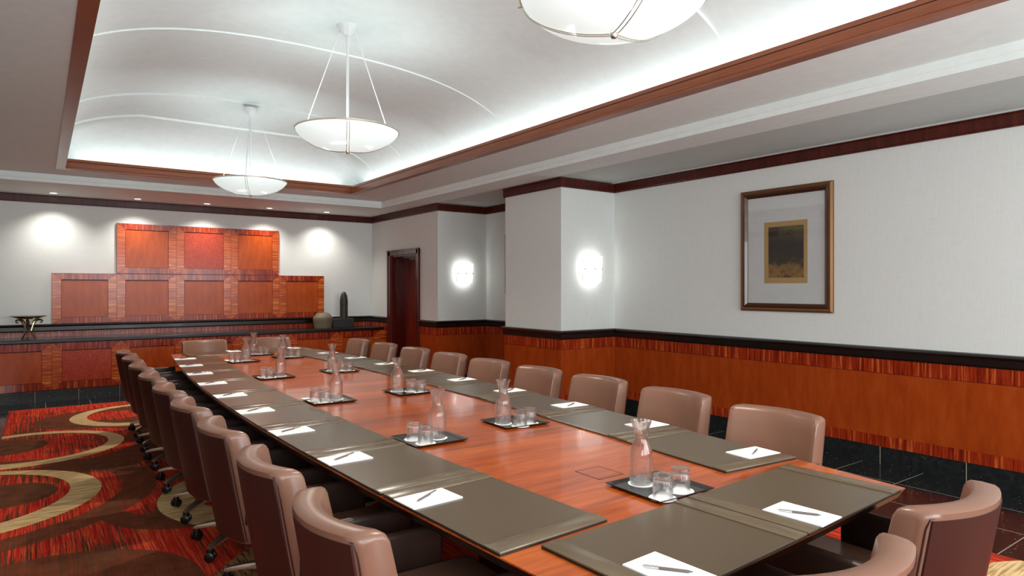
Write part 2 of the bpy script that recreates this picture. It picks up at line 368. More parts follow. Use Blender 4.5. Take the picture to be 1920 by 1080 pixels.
def added_window_wall(name, along_y, centres, hw, z0, z1, lo, hi):
    bm = bmesh.new(); cuts = [lo] + [v for c_ in centres for v in (c_ - hw, c_ + hw)] + [hi]
    def bx(a, c_, za, zb):
        if along_y: box(bm, XL - .14, XL, a, c_, za, zb)
        else: box(bm, a, c_, YN - .14, YN, za, zb)
    for i in range(0, len(cuts), 2): bx(cuts[i], cuts[i + 1], 0, ZC + .02)
    for c_ in centres: bx(c_ - hw, c_ + hw, 0, z0); bx(c_ - hw, c_ + hw, z1, ZC + .02)
    struct(name, bm, wallm)
    global WN
    for c_ in centres:
        WN += 1; bm = bmesh.new()
        def fb(a, e, za, zb):
            if along_y: box(bm, XL - .10, XL - .03, a, e, za, zb)
            else: box(bm, a, e, YN - .10, YN - .03, za, zb)
        for a, e, za, zb in ((c_ - hw, c_ - hw + .05, z0, z1), (c_ + hw - .05, c_ + hw, z0, z1), (c_ - hw, c_ + hw, z0, z0 + .05), (c_ - hw, c_ + hw, z1 - .05, z1), (c_ - .02, c_ + .02, z0, z1)): fb(a, e, za, zb)
        w_ = struct('window_%d' % WN, bm, DOORW)  # unseen window frame, added to go with the fill light
        bm = bmesh.new()
        if along_y: box(bm, XL - .068, XL - .064, c_ - hw + .04, c_ + hw - .04, z0 + .04, z1 - .04)
        else: box(bm, c_ - hw + .04, c_ + hw - .04, YN - .068, YN - .064, z0 + .04, z1 - .04)
        link('pane', bm, PANE, w_)
WN = 0
struct('wall_left', wallseg([(XL, YF), (XL, YN)]), wallm)
added_window_wall('wall_near', False, ADDED_WIN_N, .95, 1.05, 2.5, XL, XR)
# crown band, chair rail, veneer bands, tiled skirting
crown = [(0, 2.69), (.018, 2.69), (.018, 2.70), (.022, 2.705), (.022, 2.785), (.03, 2.79), (.03, 2.80), (0, 2.80)]
bm = bmesh.new(); sweep(bm, [(XR, YN), (XR, 5.87), (4.95, 5.87), (4.95, 7.0), (XR, 7.0), (XR, 8.76), (4.93, 8.76), (4.93, YF), (XL, YF), (XL, YN)], crown, closed=True)
struct('trim_1', bm, VS_crown)
rail = [(0, .90), (.02, .90), (.028, .915), (.028, .965), (.045, .972), (.05, .985), (.045, 1.0), (.03, 1.005), (0, 1.005)]
bm = bmesh.new(); sweep(bm, railA, rail); sweep(bm, railB, rail); struct('trim_2', bm, RAIL)
def bandtrim(z0, z1, off=.012):
    bm = bmesh.new(); p = [(0, z0), (off, z0), (off, z1), (0, z1)]
    sweep(bm, railA, p); sweep(bm, railB, p); return bm
struct('trim_3', bandtrim(.782, .90), VS_v)
struct('trim_4', bandtrim(.778, .782, .006), GROOVE)
struct('trim_5', bandtrim(.248, .778, .010), VP)
struct('trim_6', bandtrim(.155, .248, .012), VS_v)
SKT = tile('black_granite_skirting_side', 0.64, 0, 2.04, 0, ('y', 'z'), rough=.35)
SKF = tile('black_granite_skirting_far', 0.4765, 0, 0.424, 0, ('x', 'z'), rough=.45)
bm = bmesh.new(); sweep(bm, railA, [(0, 0), (.008, 0), (.008, .153), (0, .155)]); struct('baseboard_right', bm, SKT)
bm = bmesh.new(); sweep(bm, [(XL, YF), (XL, YN)], [(0, 0), (.008, 0), (.008, .153), (0, .155)]); struct('baseboard_left', bm, SKT)
bm = bmesh.new(); sweep(bm, [(XL, YN), (XR, YN)], [(0, 0), (.008, 0), (.008, .153), (0, .155)]); struct('baseboard_near', bm, SKF)
# ceiling: soffit at 2.80, raised field at 2.90, moulded step between, tray and vault
SX0, SX1, SY0, SY1 = -0.58, 4.48, -0.34, 9.80
bm = bmesh.new()
BX = 4.87
for q in ((XL - .15, SX0, YN - .15, YF + .15), (SX0, SX1, SY1, YF + .15), (SX0, SX1, YN - .15, SY0), (SX1, BX, YN - .15, YF + .15)):
    box(bm, q[0], q[1], q[2], q[3], ZC, ZC + .12)
box(bm, SX0 - .02, TX0 + .0, SY0 - .02, SY1 + .02, 2.90, 2.98); box(bm, TX1, SX1 + .02, SY0 - .02, SY1 + .02, 2.90, 2.98)
box(bm, TX0, TX1, TY1, SY1 + .02, 2.90, 2.98); box(bm, TX0, TX1, SY0 - .02, TY0, 2.90, 2.98)
struct('ceiling', bm, white_ceil)
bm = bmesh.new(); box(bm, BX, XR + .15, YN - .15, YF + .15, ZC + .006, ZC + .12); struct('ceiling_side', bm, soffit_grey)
bm = bmesh.new()
step = [(-.03, 2.798), (.004, 2.798), (.004, 2.838), (.010, 2.842), (.010, 2.8995), (-.03, 2.8995)]
sweep(bm, [(SX0, SY0), (SX1, SY0), (SX1, SY1), (SX0, SY1)], step, closed=True); struct('trim_7', bm, white_ceil)
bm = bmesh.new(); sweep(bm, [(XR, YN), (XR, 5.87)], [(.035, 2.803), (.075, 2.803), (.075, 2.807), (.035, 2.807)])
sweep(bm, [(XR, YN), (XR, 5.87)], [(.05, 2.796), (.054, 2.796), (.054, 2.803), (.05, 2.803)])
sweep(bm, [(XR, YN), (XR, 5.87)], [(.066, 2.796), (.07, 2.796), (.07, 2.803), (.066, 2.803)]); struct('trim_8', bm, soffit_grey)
# wooden trim of the tray
wt = [(0, 2.898), (.085, 2.896), (.088, 2.90), (.088, 2.918), (.076, 2.921), (.074, 2.924), (.074, 2.980), (.066, 2.982), (.066, 2.986), (.072, 2.988), (.060, 3.022), (.0, 3.03), (-.01, 3.0)]
bm = bmesh.new(); sweep(bm, [(TX0, TY0), (TX1, TY0), (TX1, TY1), (TX0, TY1)], [(.0, 2.897), (.088, 2.897), (.088, 2.918), (.076, 2.921), (.074, 2.924), (.074, 2.980), (.066, 2.982), (.066, 2.986), (.072, 2.988), (.060, 3.022), (.05, 3.022), (.05, 2.92), (.0, 2.92)], closed=True)
struct('trim_9', bm, TRIMW)
bm = bmesh.new(); sweep(bm, [(TX0, TY0), (TX1, TY0), (TX1, TY1), (TX0, TY1)], [(.075, 2.921), (.0765, 2.921), (.0765, 2.9245), (.075, 2.9245)], closed=True)
sweep(bm, [(TX0, TY0), (TX1, TY0), (TX1, TY1), (TX0, TY1)], [(.0655, 2.982), (.0725, 2.982), (.0725, 2.986), (.0655, 2.986)], closed=True); struct('trim_10', bm, GROOVE)
# vault
VX0, VX1, VY0, VY1, VB = TX0 - .14, TX1 + .14, TY0 - .14, TY1 + .14, 2.94
def vz(x, y):
    cx = (VX0 + VX1) / 2; hx = (VX1 - VX0) / 2; u = min(1, abs(x - cx) / hx)
    h = 0.60 * (1 - u ** 2.5) ** (1 / 2.0)
    e = min(y - VY0, VY1 - y) / 1.5; e = max(0, min(1, e)); g = 0.60 * math.sqrt(max(0, 1 - (1 - e) ** 2.4))
    return VB + min(h, g)
bm = bmesh.new()
nx = 56
def xs():
    return [VX0 + (VX1 - VX0) * (0.5 - 0.5 * math.cos(PI * i / nx)) for i in range(nx + 1)]
X_ = xs(); rows = []
edges_y = [VY0, 1.2, 2.8, 4.2, 5.45, 6.5, 7.75, 8.7, VY1]; 
lift = [.0, -.03, .0, .0, .012, -.07, -.05, -.025]
for k in range(len(edges_y) - 1):
    y0, y1 = edges_y[k], edges_y[k + 1]; m = 10
    for j in range(m + 1):
        y = y0 + (y1 - y0) * j / m
        row = []
        for x in X_:
            z = vz(x, y); fade = max(0, min(1, (z - VB - .12) / .25)); row.append(bm.verts.new((x, y, z - lift[k] * fade)))
        rows.append(row)
for a, c in zip(rows, rows[1:]):
    for i in range(nx): bm.faces.new((a[i], a[i + 1], c[i + 1], c[i]))
struct('ceiling_vault', bm, white_pl, smooth=True, ang=25)
bm = bmesh.new()
sweep(bm, [(VX0, VY0), (VX1, VY0), (VX1, VY1), (VX0, VY1)], [(0, 2.93), (0, 3.0), (-.05, 3.0), (-.05, 2.93)], closed=True); struct('trim_11', bm, white_pl)
# door in the far end of the right wall
d = empty('door_1', (4.93, 9.9, 0)); d['kind'] = 'structure'
bm = bmesh.new()
for s in (-1, 1):
    y0 = s * .48; y1 = s * .57; box(bm, -.035, 0.0, min(y0, y1), max(y0, y1), 0, 2.145, bev=.006)
    box(bm, -.045, -.03, s * .565 - .012, s * .565 + .012, 0, 2.15, bev=.004)
box(bm, -.035, 0.0, -.57, .57, 2.06, 2.145, bev=.006); box(bm, -.05, -.02, -.58, .58, 2.13, 2.155, bev=.005)
link('door_casing', bm, DOORW, d)
bm = bmesh.new(); box(bm, 0, .30, .455, .48, 0, 2.06); box(bm, 0, .30, -.48, -.455, 0, 2.06); box(bm, 0, .30, -.48, .48, 2.04, 2.06)
box(bm, .10, .13, .43, .455, 0, 2.04); box(bm, .10, .13, -.455, -.43, 0, 2.04); box(bm, .1, .13, -.455, .455, 2.015, 2.04); link('door_jamb', bm, DOORW, d)
bm = bmesh.new(); box(bm, .23, .275, -.455, .455, 0.01, 2.04, bev=.003); dl = link('door_leaf', bm, DOORL, d)
bm = bmesh.new(); tube(bm, [(.225, -.36, 1.0), (.18, -.36, 1.0), (.175, -.30, 1.0), (.175, -.24, 1.0)], .01, 8); link('door_handle', bm, CHR, dl)
bm = bmesh.new(); box(bm, .17, .23, -.44, -.16, 1.95, 2.005, bev=.005); tube(bm, [(.2, -.25, 1.98), (.15, -.1, 2.0), (.13, .05, 2.0)], .008, 6); link('door_closer', bm, ALU, d)

# ------------------------------------------------------------------ carpet
bm = bmesh.new(); box(bm, -.31, 4.37, -.3, 10.04, 0, .006)
tag(link('carpet', bm, CARP), 'red, brown and cream carpet of rings and streaks inset in the black tile floor', 'carpet')

# ------------------------------------------------------------------ table
TYN, TYF = 1.045, 8.30
def xl(y): return .952 + (.0152 if y < 3.9 else .0135) * (y - 3.9) ** 2
def xr(y): return 2.89 - .0168 * (y - 5.0) ** 2
def outline(inset=0):
    p = []; n = 28
    for i in range(n + 1):
        y = TYN + inset + (TYF - TYN - 2 * inset) * i / n; p.append((xl(y) + inset, y))
    e0 = xl(TYF); e1 = xr(TYF)
    for i in range(1, 10):
        t = i / 10; p.append((e0 + inset + (e1 - e0 - 2 * inset) * t, TYF - inset + .04 * (1 - (2 * t - 1) ** 2)))
    for i in range(n + 1):
        y = TYF - inset - (TYF - TYN - .08 - 2 * inset) * i / n; p.append((xr(y) - inset, y))
    e0 = xr(TYN); e1 = xl(TYN)
    for i in range(1, 10):
        t = i / 10; p.append((e0 - inset + (e1 - e0 + 2 * inset) * t, TYN + .08 * (1 - t) + inset - .006 * (1 - (2 * t - 1) ** 2)))
    return p
tb = empty('conference_table', (1.9, 4.7, 0))
tag(tb, 'long boat-shaped conference table with glossy reddish cherry top in the middle of the room', 'table')
def shift(bm): bmesh.ops.translate(bm, vec=(-1.9, -4.7, 0), verts=bm.verts[:])
bm = bmesh.new(); prism(bm, outline(0), .745, .750); shift(bm); link('tabletop', bm, CHER, tb)
bm = bmesh.new()
O0, O1, O2 = outline(.001), outline(.02), outline(.09)
r0 = [bm.verts.new((x, y, .745)) for x, y in O0]; r1 = [bm.verts.new((x, y, .712)) for x, y in O1]; r2 = [bm.verts.new((x, y, .695)) for x, y in O2]
n = len(r0)
for a, c in ((r0, r1), (r1, r2)):
    for i in range(n): bm.faces.new((a[i], a[(i + 1) % n], c[(i + 1) % n], c[i]))
bm.faces.new(r2[::-1]); bm.faces.new(r0); shift(bm); link('table_edge', bm, TDARK, tb)
for yc in (2.1, 4.7, 7.3):
    bm = bmesh.new(); w = .32
    box(bm, -w, w, yc - 4.7 - .35, yc - 4.7 + .35, .0062, .695, bev=.01); box(bm, -w - .06, w + .06, yc - 4.7 - .42, yc - 4.7 + .42, .0062, .06, bev=.01)
    link('pedestal', bm, TDARK, tb)
bm = bmesh.new(); box(bm, -.03, .03, -2.3, 2.3, .25, .69); link('modesty_panel', bm, TDARK, tb)
# cable hatch let into the top
h = empty('cable_hatch', (1.845, 1.948, .75)); tag(h, 'square wooden cable hatch let into the near middle of the table top', 'hatch')
bm = bmesh.new()
for q in ((-.068, -.0645, -.072, .072), (.0645, .068, -.072, .072), (-.068, .068, -.072, -.0685), (-.068, .068, .0685, .072)): box(bm, *q, 0, .0008)
link('hatch_joint', bm, GROOVE, h)
bm = bmesh.new(); box(bm, -.0645, .0645, -.0685, .0685, 0, .0005); link('hatch_lid', bm, CHER, h)

# ------------------------------------------------------------------ chairs
def chair_proto():
    c = empty('conference_chair')
    # upholstered back: a C-shaped shell swept across the width
    bm = bmesh.new(); ts = [-1, -.985, -.95, -.88] + [-.8 + .16 * i for i in range(11)] + [.88, .95, .985, 1]
    hw = .253; rows = []
    z0, z1 = .335, .857
    for t in ts:
        e = max(0, (abs(t) - .88) / .12); k = 1 - math.sqrt(max(0, 1 - e * e)) if e < 1 else 1
        sh = .022 * k; fw = .072 * abs(t) ** 2.0; th = .082 + .018 * abs(t) ** 2
        sec = []
        # section, going round: rear bottom -> rear top -> rounded top -> front -> bottom
        def xr_(z): return -.333 - .095 * ((z - z0) / (z1 - z0)) ** 0.9
        zb, zt = z0 + sh, z1 - sh - .006 * (1 - t * t) * 0
        for i in range(9):
            z = zb + .012 + (zt - .024 - zb - .012) * i / 8; sec.append((xr_(z) + fw + sh * .8, z))
        top = []
        for i in range(7):
            a = PI - PI * i / 6; cxm = xr_(zt) + fw + th / 2; top.append((cxm + (th / 2 - sh * .8) * math.copysign(abs(math.cos(a)) ** .55, math.cos(a)), zt - .022 + .022 * abs(math.sin(a)) ** .8))
        sec += top[1:-1]
        for i in range(9):
            z = zt - .024 - (zt - .024 - zb - .012) * i / 8; bulge = .012 * math.sin(PI * (z - z0) / (z1 - z0)); sec.append((xr_(z) + fw + th - sh * .8 + bulge, z))
        for i in range(1, 5):
            a = PI * i / 5; cxm = xr_(zb) + fw + th / 2; sec.append((cxm + (th / 2 - sh * .8) * math.cos(a), zb + .012 - .012 * math.sin(a)))
        rows.append([bm.verts.new((x, hw * t, z)) for x, z in sec])
    n = len(rows[0])
    for a, d_ in zip(rows, rows[1:]):
        for i in range(n): bm.faces.new((a[i], a[(i + 1) % n], d_[(i + 1) % n], d_[i]))
    bm.faces.new(rows[0]); bm.faces.new(rows[-1][::-1])
    bk = link('backrest', bm, LEA, c, smooth=True, ang=55)
    bm = bmesh.new(); rows = []
    for i in range(21):
        t = -.93 + 1.86 * i / 20; fw = .072 * abs(t) ** 2.0; row = []
        for j in range(15):
            z = .352 + (.830 - .352) * j / 14; x = -.333 - .095 * ((z - z0) / (z1 - z0)) ** .9 + fw
            row.append(bm.verts.new((x - .0035, hw * t, z)))
        rows.append(row)
    for a, d_ in zip(rows, rows[1:]):
        for j in range(14): bm.faces.new((a[j], a[j + 1], d_[j + 1], d_[j]))
    ex = bmesh.ops.extrude_face_region(bm, geom=bm.faces[:]); bmesh.ops.translate(bm, vec=(.006, 0, 0), verts=[v for v in ex['geom'] if isinstance(v, bmesh.types.BMVert)])
    link('rear_panel', bm, LEAR, bk, smooth=True)['label'] = 'dark maroon leather rear panel'
    # stitched seam cords round the rear and the front edge of the back
    bm = bmesh.new()
    for side in (0, 1):
        pts = []
        def pt(t, z):
            fw = .072 * abs(t) ** 2.0; th = .082 + .018 * abs(t) ** 2; x = -.333 - .095 * ((z - z0) / (z1 - z0)) ** .9 + fw
            return (x + (.004 if side == 0 else th - .004), hw * t, z)
        zz = .834
        for i in range(12): pts.append(pt(-.965, .36 + (zz - .03 - .36) * i / 11))
        for i in range(21): t = -.94 + 1.88 * i / 20; pts.append(pt(t, zz + .004 * (1 if abs(t) < .9 else 0)))
        for i in range(12): pts.append(pt(.965, zz - .03 - (zz - .03 - .36) * i / 11))
        tube(bm, pts, .0028, 6)
    link('seam_piping', bm, LEAD, bk, smooth=True)
    bm = bmesh.new(); box(bm, -.30, .27, -.222, .222, .42, .52, bev=.03, seg=4); link('seat', bm, LEA, c, smooth=True)
    bm = bmesh.new(); box(bm, -.24, .2, -.2, .2, .385, .42, bev=.006); link('seat_pan', bm, BLK, c)
    for s in (-1, 1):
        bm = bmesh.new(); y0, y1 = (s * .222, s * .26) if s > 0 else (s * .26, s * .222)
        box(bm, -.28, .16, y0, y1, .43, .645, bev=.016, seg=3); link('armrest', bm, LEAD, c, smooth=True)
    bm = bmesh.new(); lathe(bm, [(0, .385), (.05, .385), (.05, .37), (.026, .36), (.026, .2), (.034, .2), (.034, .11), (.045, .105), (.045, .08), (0, .08)], 20); link('gas_column', bm, BLK, c, smooth=True)
    for k in range(5):
        a = PI + math.radians(-36 + 72 * k); dx, dy = math.cos(a), math.sin(a)
        bm = bmesh.new(); px, py = -dy, dx; secs = []
        for (r, w, zt, zb) in ((.03, .032, .135, .085), (.12, .030, .132, .100), (.22, .026, .118, .096), (.30, .022, .100, .080), (.335, .014, .088, .07)):
            secs.append([bm.verts.new((dx * r + px * ww, dy * r + py * ww, zz)) for ww, zz in ((-w, zb), (-w * .9, zt - .006), (-w * .7, zt), (w * .7, zt), (w * .9, zt - .006), (w, zb))])
        for p, q in zip(secs, secs[1:]):
            for i in range(6): bm.faces.new((p[i], p[(i + 1) % 6], q[(i + 1) % 6], q[i]))
        bm.faces.new(secs[0]); bm.faces.new(secs[-1][::-1]); lg = link('leg', bm, ALU, c, smooth=True, ang=35)
        bm = bmesh.new(); cx, cy = dx * .322, dy * .322; ca = a + .9 * math.sin(k * 2.1) + 1.2; ux, uy = math.cos(ca), math.sin(ca); vx, vy = -uy, ux
        for off in (-.016, .016):
            pr = [(-.011, .0), (-.011, .020), (-.006, .027), (.006, .027), (.011, .020), (.011, .0)]
            rr = []
            for o_, r_ in pr:
                rr.append([bm.verts.new((cx + vx * (off + o_) + ux * r_ * math.cos(2 * PI * i / 16), cy + vy * (off + o_) + uy * r_ * math.cos(2 * PI * i / 16), .0335 + r_ * math.sin(2 * PI * i / 16))) for i in range(16)])
            for p, q in zip(rr, rr[1:]):
                for i in range(16): bm.faces.new((p[i], p[(i + 1) % 16], q[(i + 1) % 16], q[i]))
        lathe(bm, [(0, .078), (.018, .076), (.02, .05), (.012, .04), (0, .04)], 12, cx, cy)
        link('caster', bm, BLK, lg, smooth=True)
    return c
proto = chair_proto()
ORD = ['first', 'second', 'third', 'fourth', 'fifth', 'sixth', 'seventh', 'eighth', 'ninth']
used = [False]
def chair(x, y, rz, label, group):
    c = proto if not used[0] else copy_tree(proto); used[0] = True
    c.location = (x, y, .006); c.rotation_euler = (0, 0, rz); tag(c, label, 'chair', group); return c
LCH = [1.84, 2.55, 3.31, 4.04, 4.76, 5.51, 6.26, 6.98, 7.69]
RCH = [1.965, 2.71, 3.44, 4.14, 4.84, 5.54, 6.28, 7.03, 7.76]
RHX = [2.81, 2.89, 2.94, 2.95, 2.95, 2.95, 2.95, 2.94, 2.93]
for k, y in enumerate(LCH):
    chair(1.022 + R.uniform(-.010, .010) + (.02 if k > 6 else 0), y, R.uniform(-.03, .03), 'brown leather swivel chair, %s from the camera along the left side of the table' % ORD[k] if k else
          'brown leather swivel chair nearest the camera along the left side of the table', 'chairs along the left side of the table')
for k, y in enumerate(RCH):
    chair(RHX[k] + R.uniform(-.006, .006), y, PI + R.uniform(-.035, .035), 'brown leather swivel chair, %s from the camera along the right side of the table' % ORD[k] if k else
          'brown leather swivel chair nearest the camera along the right side of the table', 'chairs along the right side of the table')
chair(2.305, 1.165, PI / 2 - .02, 'brown leather swivel chair at the near end of the table, at its right-hand corner', 'chairs at the ends of the table')
chair(1.57, 1.11, PI / 2 - .02, 'brown leather swivel chair at the near end, cut by the bottom of the picture', 'chairs at the ends of the table')
chair(1.65, 8.45, -PI / 2 + .02, 'brown leather swivel chair, left one at the far end of the table', 'chairs at the ends of the table')
chair(2.43, 8.45, -PI / 2, 'brown leather swivel chair, right one at the far end of the table', 'chairs at the ends of the table')

# ------------------------------------------------------------------ place settings: local +Y away from the sitter, +X to the sitter's right
PW, PD = .685, .44
def desk_pad():
    p = empty('desk_pad'); bm = bmesh.new(); box(bm, -PW / 2 + .0015, PW / 2 - .0015, 0, PD, 0, .0055, bev=.001, seg=1); link('backing_board', bm, BLK, p)
    bm = bmesh.new(); box(bm, -PW / 2 + .06, PW / 2 - .06, .002, PD - .002, .0055, .0085, bev=.001, seg=1); link('writing_surface', bm, PADL, p)
    for s in (-1, 1):
        bm = bmesh.new(); x0, x1 = sorted((s * (PW / 2 - .075), s * PW / 2)); box(bm, x0, x1, 0, PD, .0056, .0125, bev=.003, seg=2)
        r = link('side_rail', bm, PADR, p, smooth=True)
        if s > 0:
            bm = bmesh.new()
            for i, (hh, ww) in enumerate(((.014, .002), (.014, .002), (.006, .007), (.014, .002), (.004, .008), (.014, .002), (.010, .002), (.014, .002))):
                cx = PW / 2 - .037; cyy = .03 + i * .0075; box(bm, cx - hh / 2, cx + hh / 2, cyy - ww / 4, cyy + ww / 4, .0124, .0127)
            link('embossed_mark', bm, PADM, r)
    return p
def notepad():
    bm = bmesh.new(); box(bm, -.068, .068, -.1, .1, 0, .004); return link('notepad', bm, PAPER)
def pen():
    p = empty('pen'); bm = bmesh.new()
    tube(bm, [(-.068, 0, .0045), (-.064, 0, .0045), (-.055, 0, .0045), (.02, 0, .0045)], [.0008, .0018, .0036, .004], 10); link('barrel', bm, flat('grey_pen_barrel', (96, 86, 84), .35), p, smooth=True)
    bm = bmesh.new(); tube(bm, [(.02, 0, .0045), (.055, 0, .0045), (.062, 0, .0045)], [.0042, .0038, .003], 10); box(bm, .022, .058, -.001, .001, .0085, .0098); tube(bm, [(.06, 0, .0045), (.069, 0, .0045)], .0016, 8); link('clip_end', bm, CHR, p, smooth=True)
    return p
pp, np_, pnp = desk_pad(), notepad(), pen()
cnt = [0]
def setting(x, y, rz, where, group):
    first = cnt[0] == 0; cnt[0] += 1
    a = pp if first else copy_tree(pp); n = np_ if first else copy_tree(np_); q = pnp if first else copy_tree(pnp)
    M = Matrix.Translation((x, y, 0)) @ Matrix.Rotation(rz, 4, 'Z')
    a.location = (x, y, .75); a.rotation_euler = (0, 0, rz)
    tag(a, 'leather desk pad at the %s' % where, 'desk pad', 'desk pads ' + group)
    px, py = -PW / 2 + .075 + .073, .105 - .005
    w = M @ Vector((px, py, 0)); jr = R.uniform(-.02, .02)
    n.location = (w.x, w.y, .7586); n.rotation_euler = (0, 0, rz + jr); tag(n, 'white notepad at the %s' % where, 'notepad', 'notepads ' + group)
    w = M @ Vector((px - .012 + R.uniform(-.006, .006), py + .002, 0)); q.location = (w.x, w.y, .7626); q.rotation_euler = (0, 0, rz + math.radians(120) + R.uniform(-.12, .12))
    tag(q, 'grey pen at the %s' % where, 'pen', 'pens ' + group)
for k in range(9):
    y = 1.839 + .695 * k
    e = (xl(y + .3) - xl(y - .3)) / .6
    setting(xl(y) + .004, y, -PI / 2 - math.atan(e) * .9, '%s place on the left side of the table' % (ORD[k] + ' nearest' if k else 'nearest'), 'on the left side of the table')
for k in range(9):
    y = 1.935 + .70 * k
    if y + .35 > TYF: continue
    e = (xr(y + .3) - xr(y - .3)) / .6
    setting(xr(y) - .010, y, PI / 2 - math.atan(e) * .9, '%s place on the right side of the table' % (ORD[k] + ' nearest' if k else 'nearest'), 'on the right side of the table')
setting(1.535, TYN + .012, .05, 'left-hand place at the near end of the table', 'at the ends of the table')
setting(2.227, TYN + .048, .05, 'right-hand place at the near end of the table', 'at the ends of the table')
setting(1.66, TYF + .0, PI, 'left-hand place at the far end of the table', 'at the ends of the table')
setting(2.36, TYF - .0, PI, 'right-hand place at the far end of the table', 'at the ends of the table')

# ------------------------------------------------------------------ trays with carafe, tumblers and coasters
def serving_tray():
    bm = bmesh.new(); w, l = .145, .14
    a = [(-w + .016, -l + .016, 0), (w - .016, -l + .016, 0), (w - .016, l - .016, 0), (-w + .016, l - .016, 0)]
    def ringz(i, z): return [bm.verts.new((sx * (w - i), sy * (l - i), z)) for sx, sy in ((-1, -1), (1, -1), (1, 1), (-1, 1))]
    rs = [ringz(.02, 0), ringz(.002, .009), ringz(0, .012), ringz(.003, .0125), ringz(.014, .005), ringz(.02, .004)]
    for p, q in zip(rs, rs[1:]):
        for i in range(4): bm.faces.new((p[i], p[(i + 1) % 4], q[(i + 1) % 4], q[i]))
    bm.faces.new(rs[0][::-1]); bm.faces.new(rs[-1]); return link('serving_tray', bm, TRAY)
def carafe():
    c = empty('water_carafe'); bm = bmesh.new()
    out = [(0, .0), (.038, .0), (.0425, .004), (.044, .02), (.0445, .06), (.045, .098), (.0435, .118), (.038, .138), (.030, .156), (.0255, .170), (.0245, .184), (.027, .200), (.033, .218), (.0385, .234), (.0405, .240)]
    inn = [(.0385, .2405), (.0365, .235), (.031, .218), (.0252, .200), (.0228, .184), (.0238, .170), (.0282, .156), (.0362, .138), (.0415, .118), (.043, .098), (.0425, .06), (.042, .02), (.038, .008), (0, .007)]
    lathe(bm, out + inn, 36); link('glass_body', bm, GLASS, c, smooth=True, ang=60)
    bm = bmesh.new(); lathe(bm, [(0, .0078), (.0372, .0085), (.0412, .02), (.0417, .06), (.0422, .098), (.0407, .118), (.0354, .138), (.0274, .156), (.0230, .170), (.0220, .176), (0, .176)], 32)
    link('water', bm, WATER, c, smooth=True, ang=50); return c
def tumbler():
    bm = bmesh.new()
    out = [(0, .086), (.030, .086), (.0335, .083), (.0345, .076), (.0345, .070), (.0335, .068), (.0345, .066), (.036, .03), (.037, .002), (.0365, 0)]
    inn = [(.0345, .0), (.0342, .002), (.0335, .03), (.032, .060), (.028, .064), (0, .065)]
    lathe(bm, out + inn, 32); return link('glass_tumbler', bm, GLASS, smooth=True, ang=60)
def coaster():
    bm = bmesh.new(); lathe(bm, [(0, 0), (.049, 0), (.0495, .0008), (.049, .0014), (0, .0014)], 40); return link('paper_coaster', bm, PAPER)
P_ = [serving_tray(), carafe(), tumbler(), coaster()]; first_ = [True] * 4
def inst(i, loc, rz=0):
    o = P_[i] if first_[i] else copy_tree(P_[i]); first_[i] = False; o.location = loc; o.rotation_euler = (0, 0, rz); return o
TR = [  # tray centre, carafe, two tumblers
    ((1.885, 1.665), (1.862, 1.735), (1.796, 1.57), (1.915, 1.590), 'nearest the camera beside the cable hatch'),
    ((1.565, 2.87), (1.608, 2.862), (1.500, 2.905), (1.505, 2.795), 'near the third place on the left side'),
    ((2.150, 2.95), (2.075, 2.955), (2.115, 2.850), (2.195, 2.870), 'near the second place on the right side'),
    ((1.565, 4.25), (1.616, 4.261), (1.485, 4.290), (1.515, 4.185), 'near the fifth place on the left side'),
    ((2.165, 4.27), (2.105, 4.340), (2.185, 4.275), (2.220, 4.195), 'near the fourth place on the right side'),
    ((1.600, 5.65), (1.660, 5.659), (1.530, 5.700), (1.555, 5.600), 'near the seventh place on the left side'),
    ((2.200, 5.72), (2.165, 5.800), (2.235, 5.745), (2.275, 5.670), 'near the sixth place on the right side'),
    ((1.690, 7.06), (1.735, 7.110), (1.600, 7.110), (1.625, 7.010), 'near the ninth place on the left side'),
    ((2.190, 7.20), (2.150, 7.240), (2.235, 7.240), (2.290, 7.170), 'near the eighth place on the right side'),
    ((2.010, 7.70), (1.975, 7.760), (2.040, 7.700), (2.085, 7.650), 'farthest from the camera')]
for tr_, ca, g1, g2, wh in TR:
    z = .75; rz = R.uniform(-.04, .04)
    tag(inst(0, (tr_[0], tr_[1], z), rz), 'square black tray %s' % wh, 'tray', 'serving trays on the table')
    zt = z + .0042
    for i, (p, w) in enumerate(((ca, 'under the carafe'), (g1, 'under the left tumbler'), (g2, 'under the right tumbler'))):
        tag(inst(3, (p[0], p[1], zt)), 'coaster %s, on the tray %s' % (w, wh), 'coaster', 'coasters on the trays')
    tag(inst(1, (ca[0], ca[1], zt + .0014), R.uniform(0, 6)), 'water carafe on the tray %s' % wh, 'carafe', 'water carafes on the trays')
    tag(inst(2, (g1[0], g1[1], zt + .0014)), 'left tumbler on the tray %s' % wh, 'tumbler', 'tumblers on the trays')
    tag(inst(2, (g2[0], g2[1], zt + .0014)), 'right tumbler on the tray %s' % wh, 'tumbler', 'tumblers on the trays')

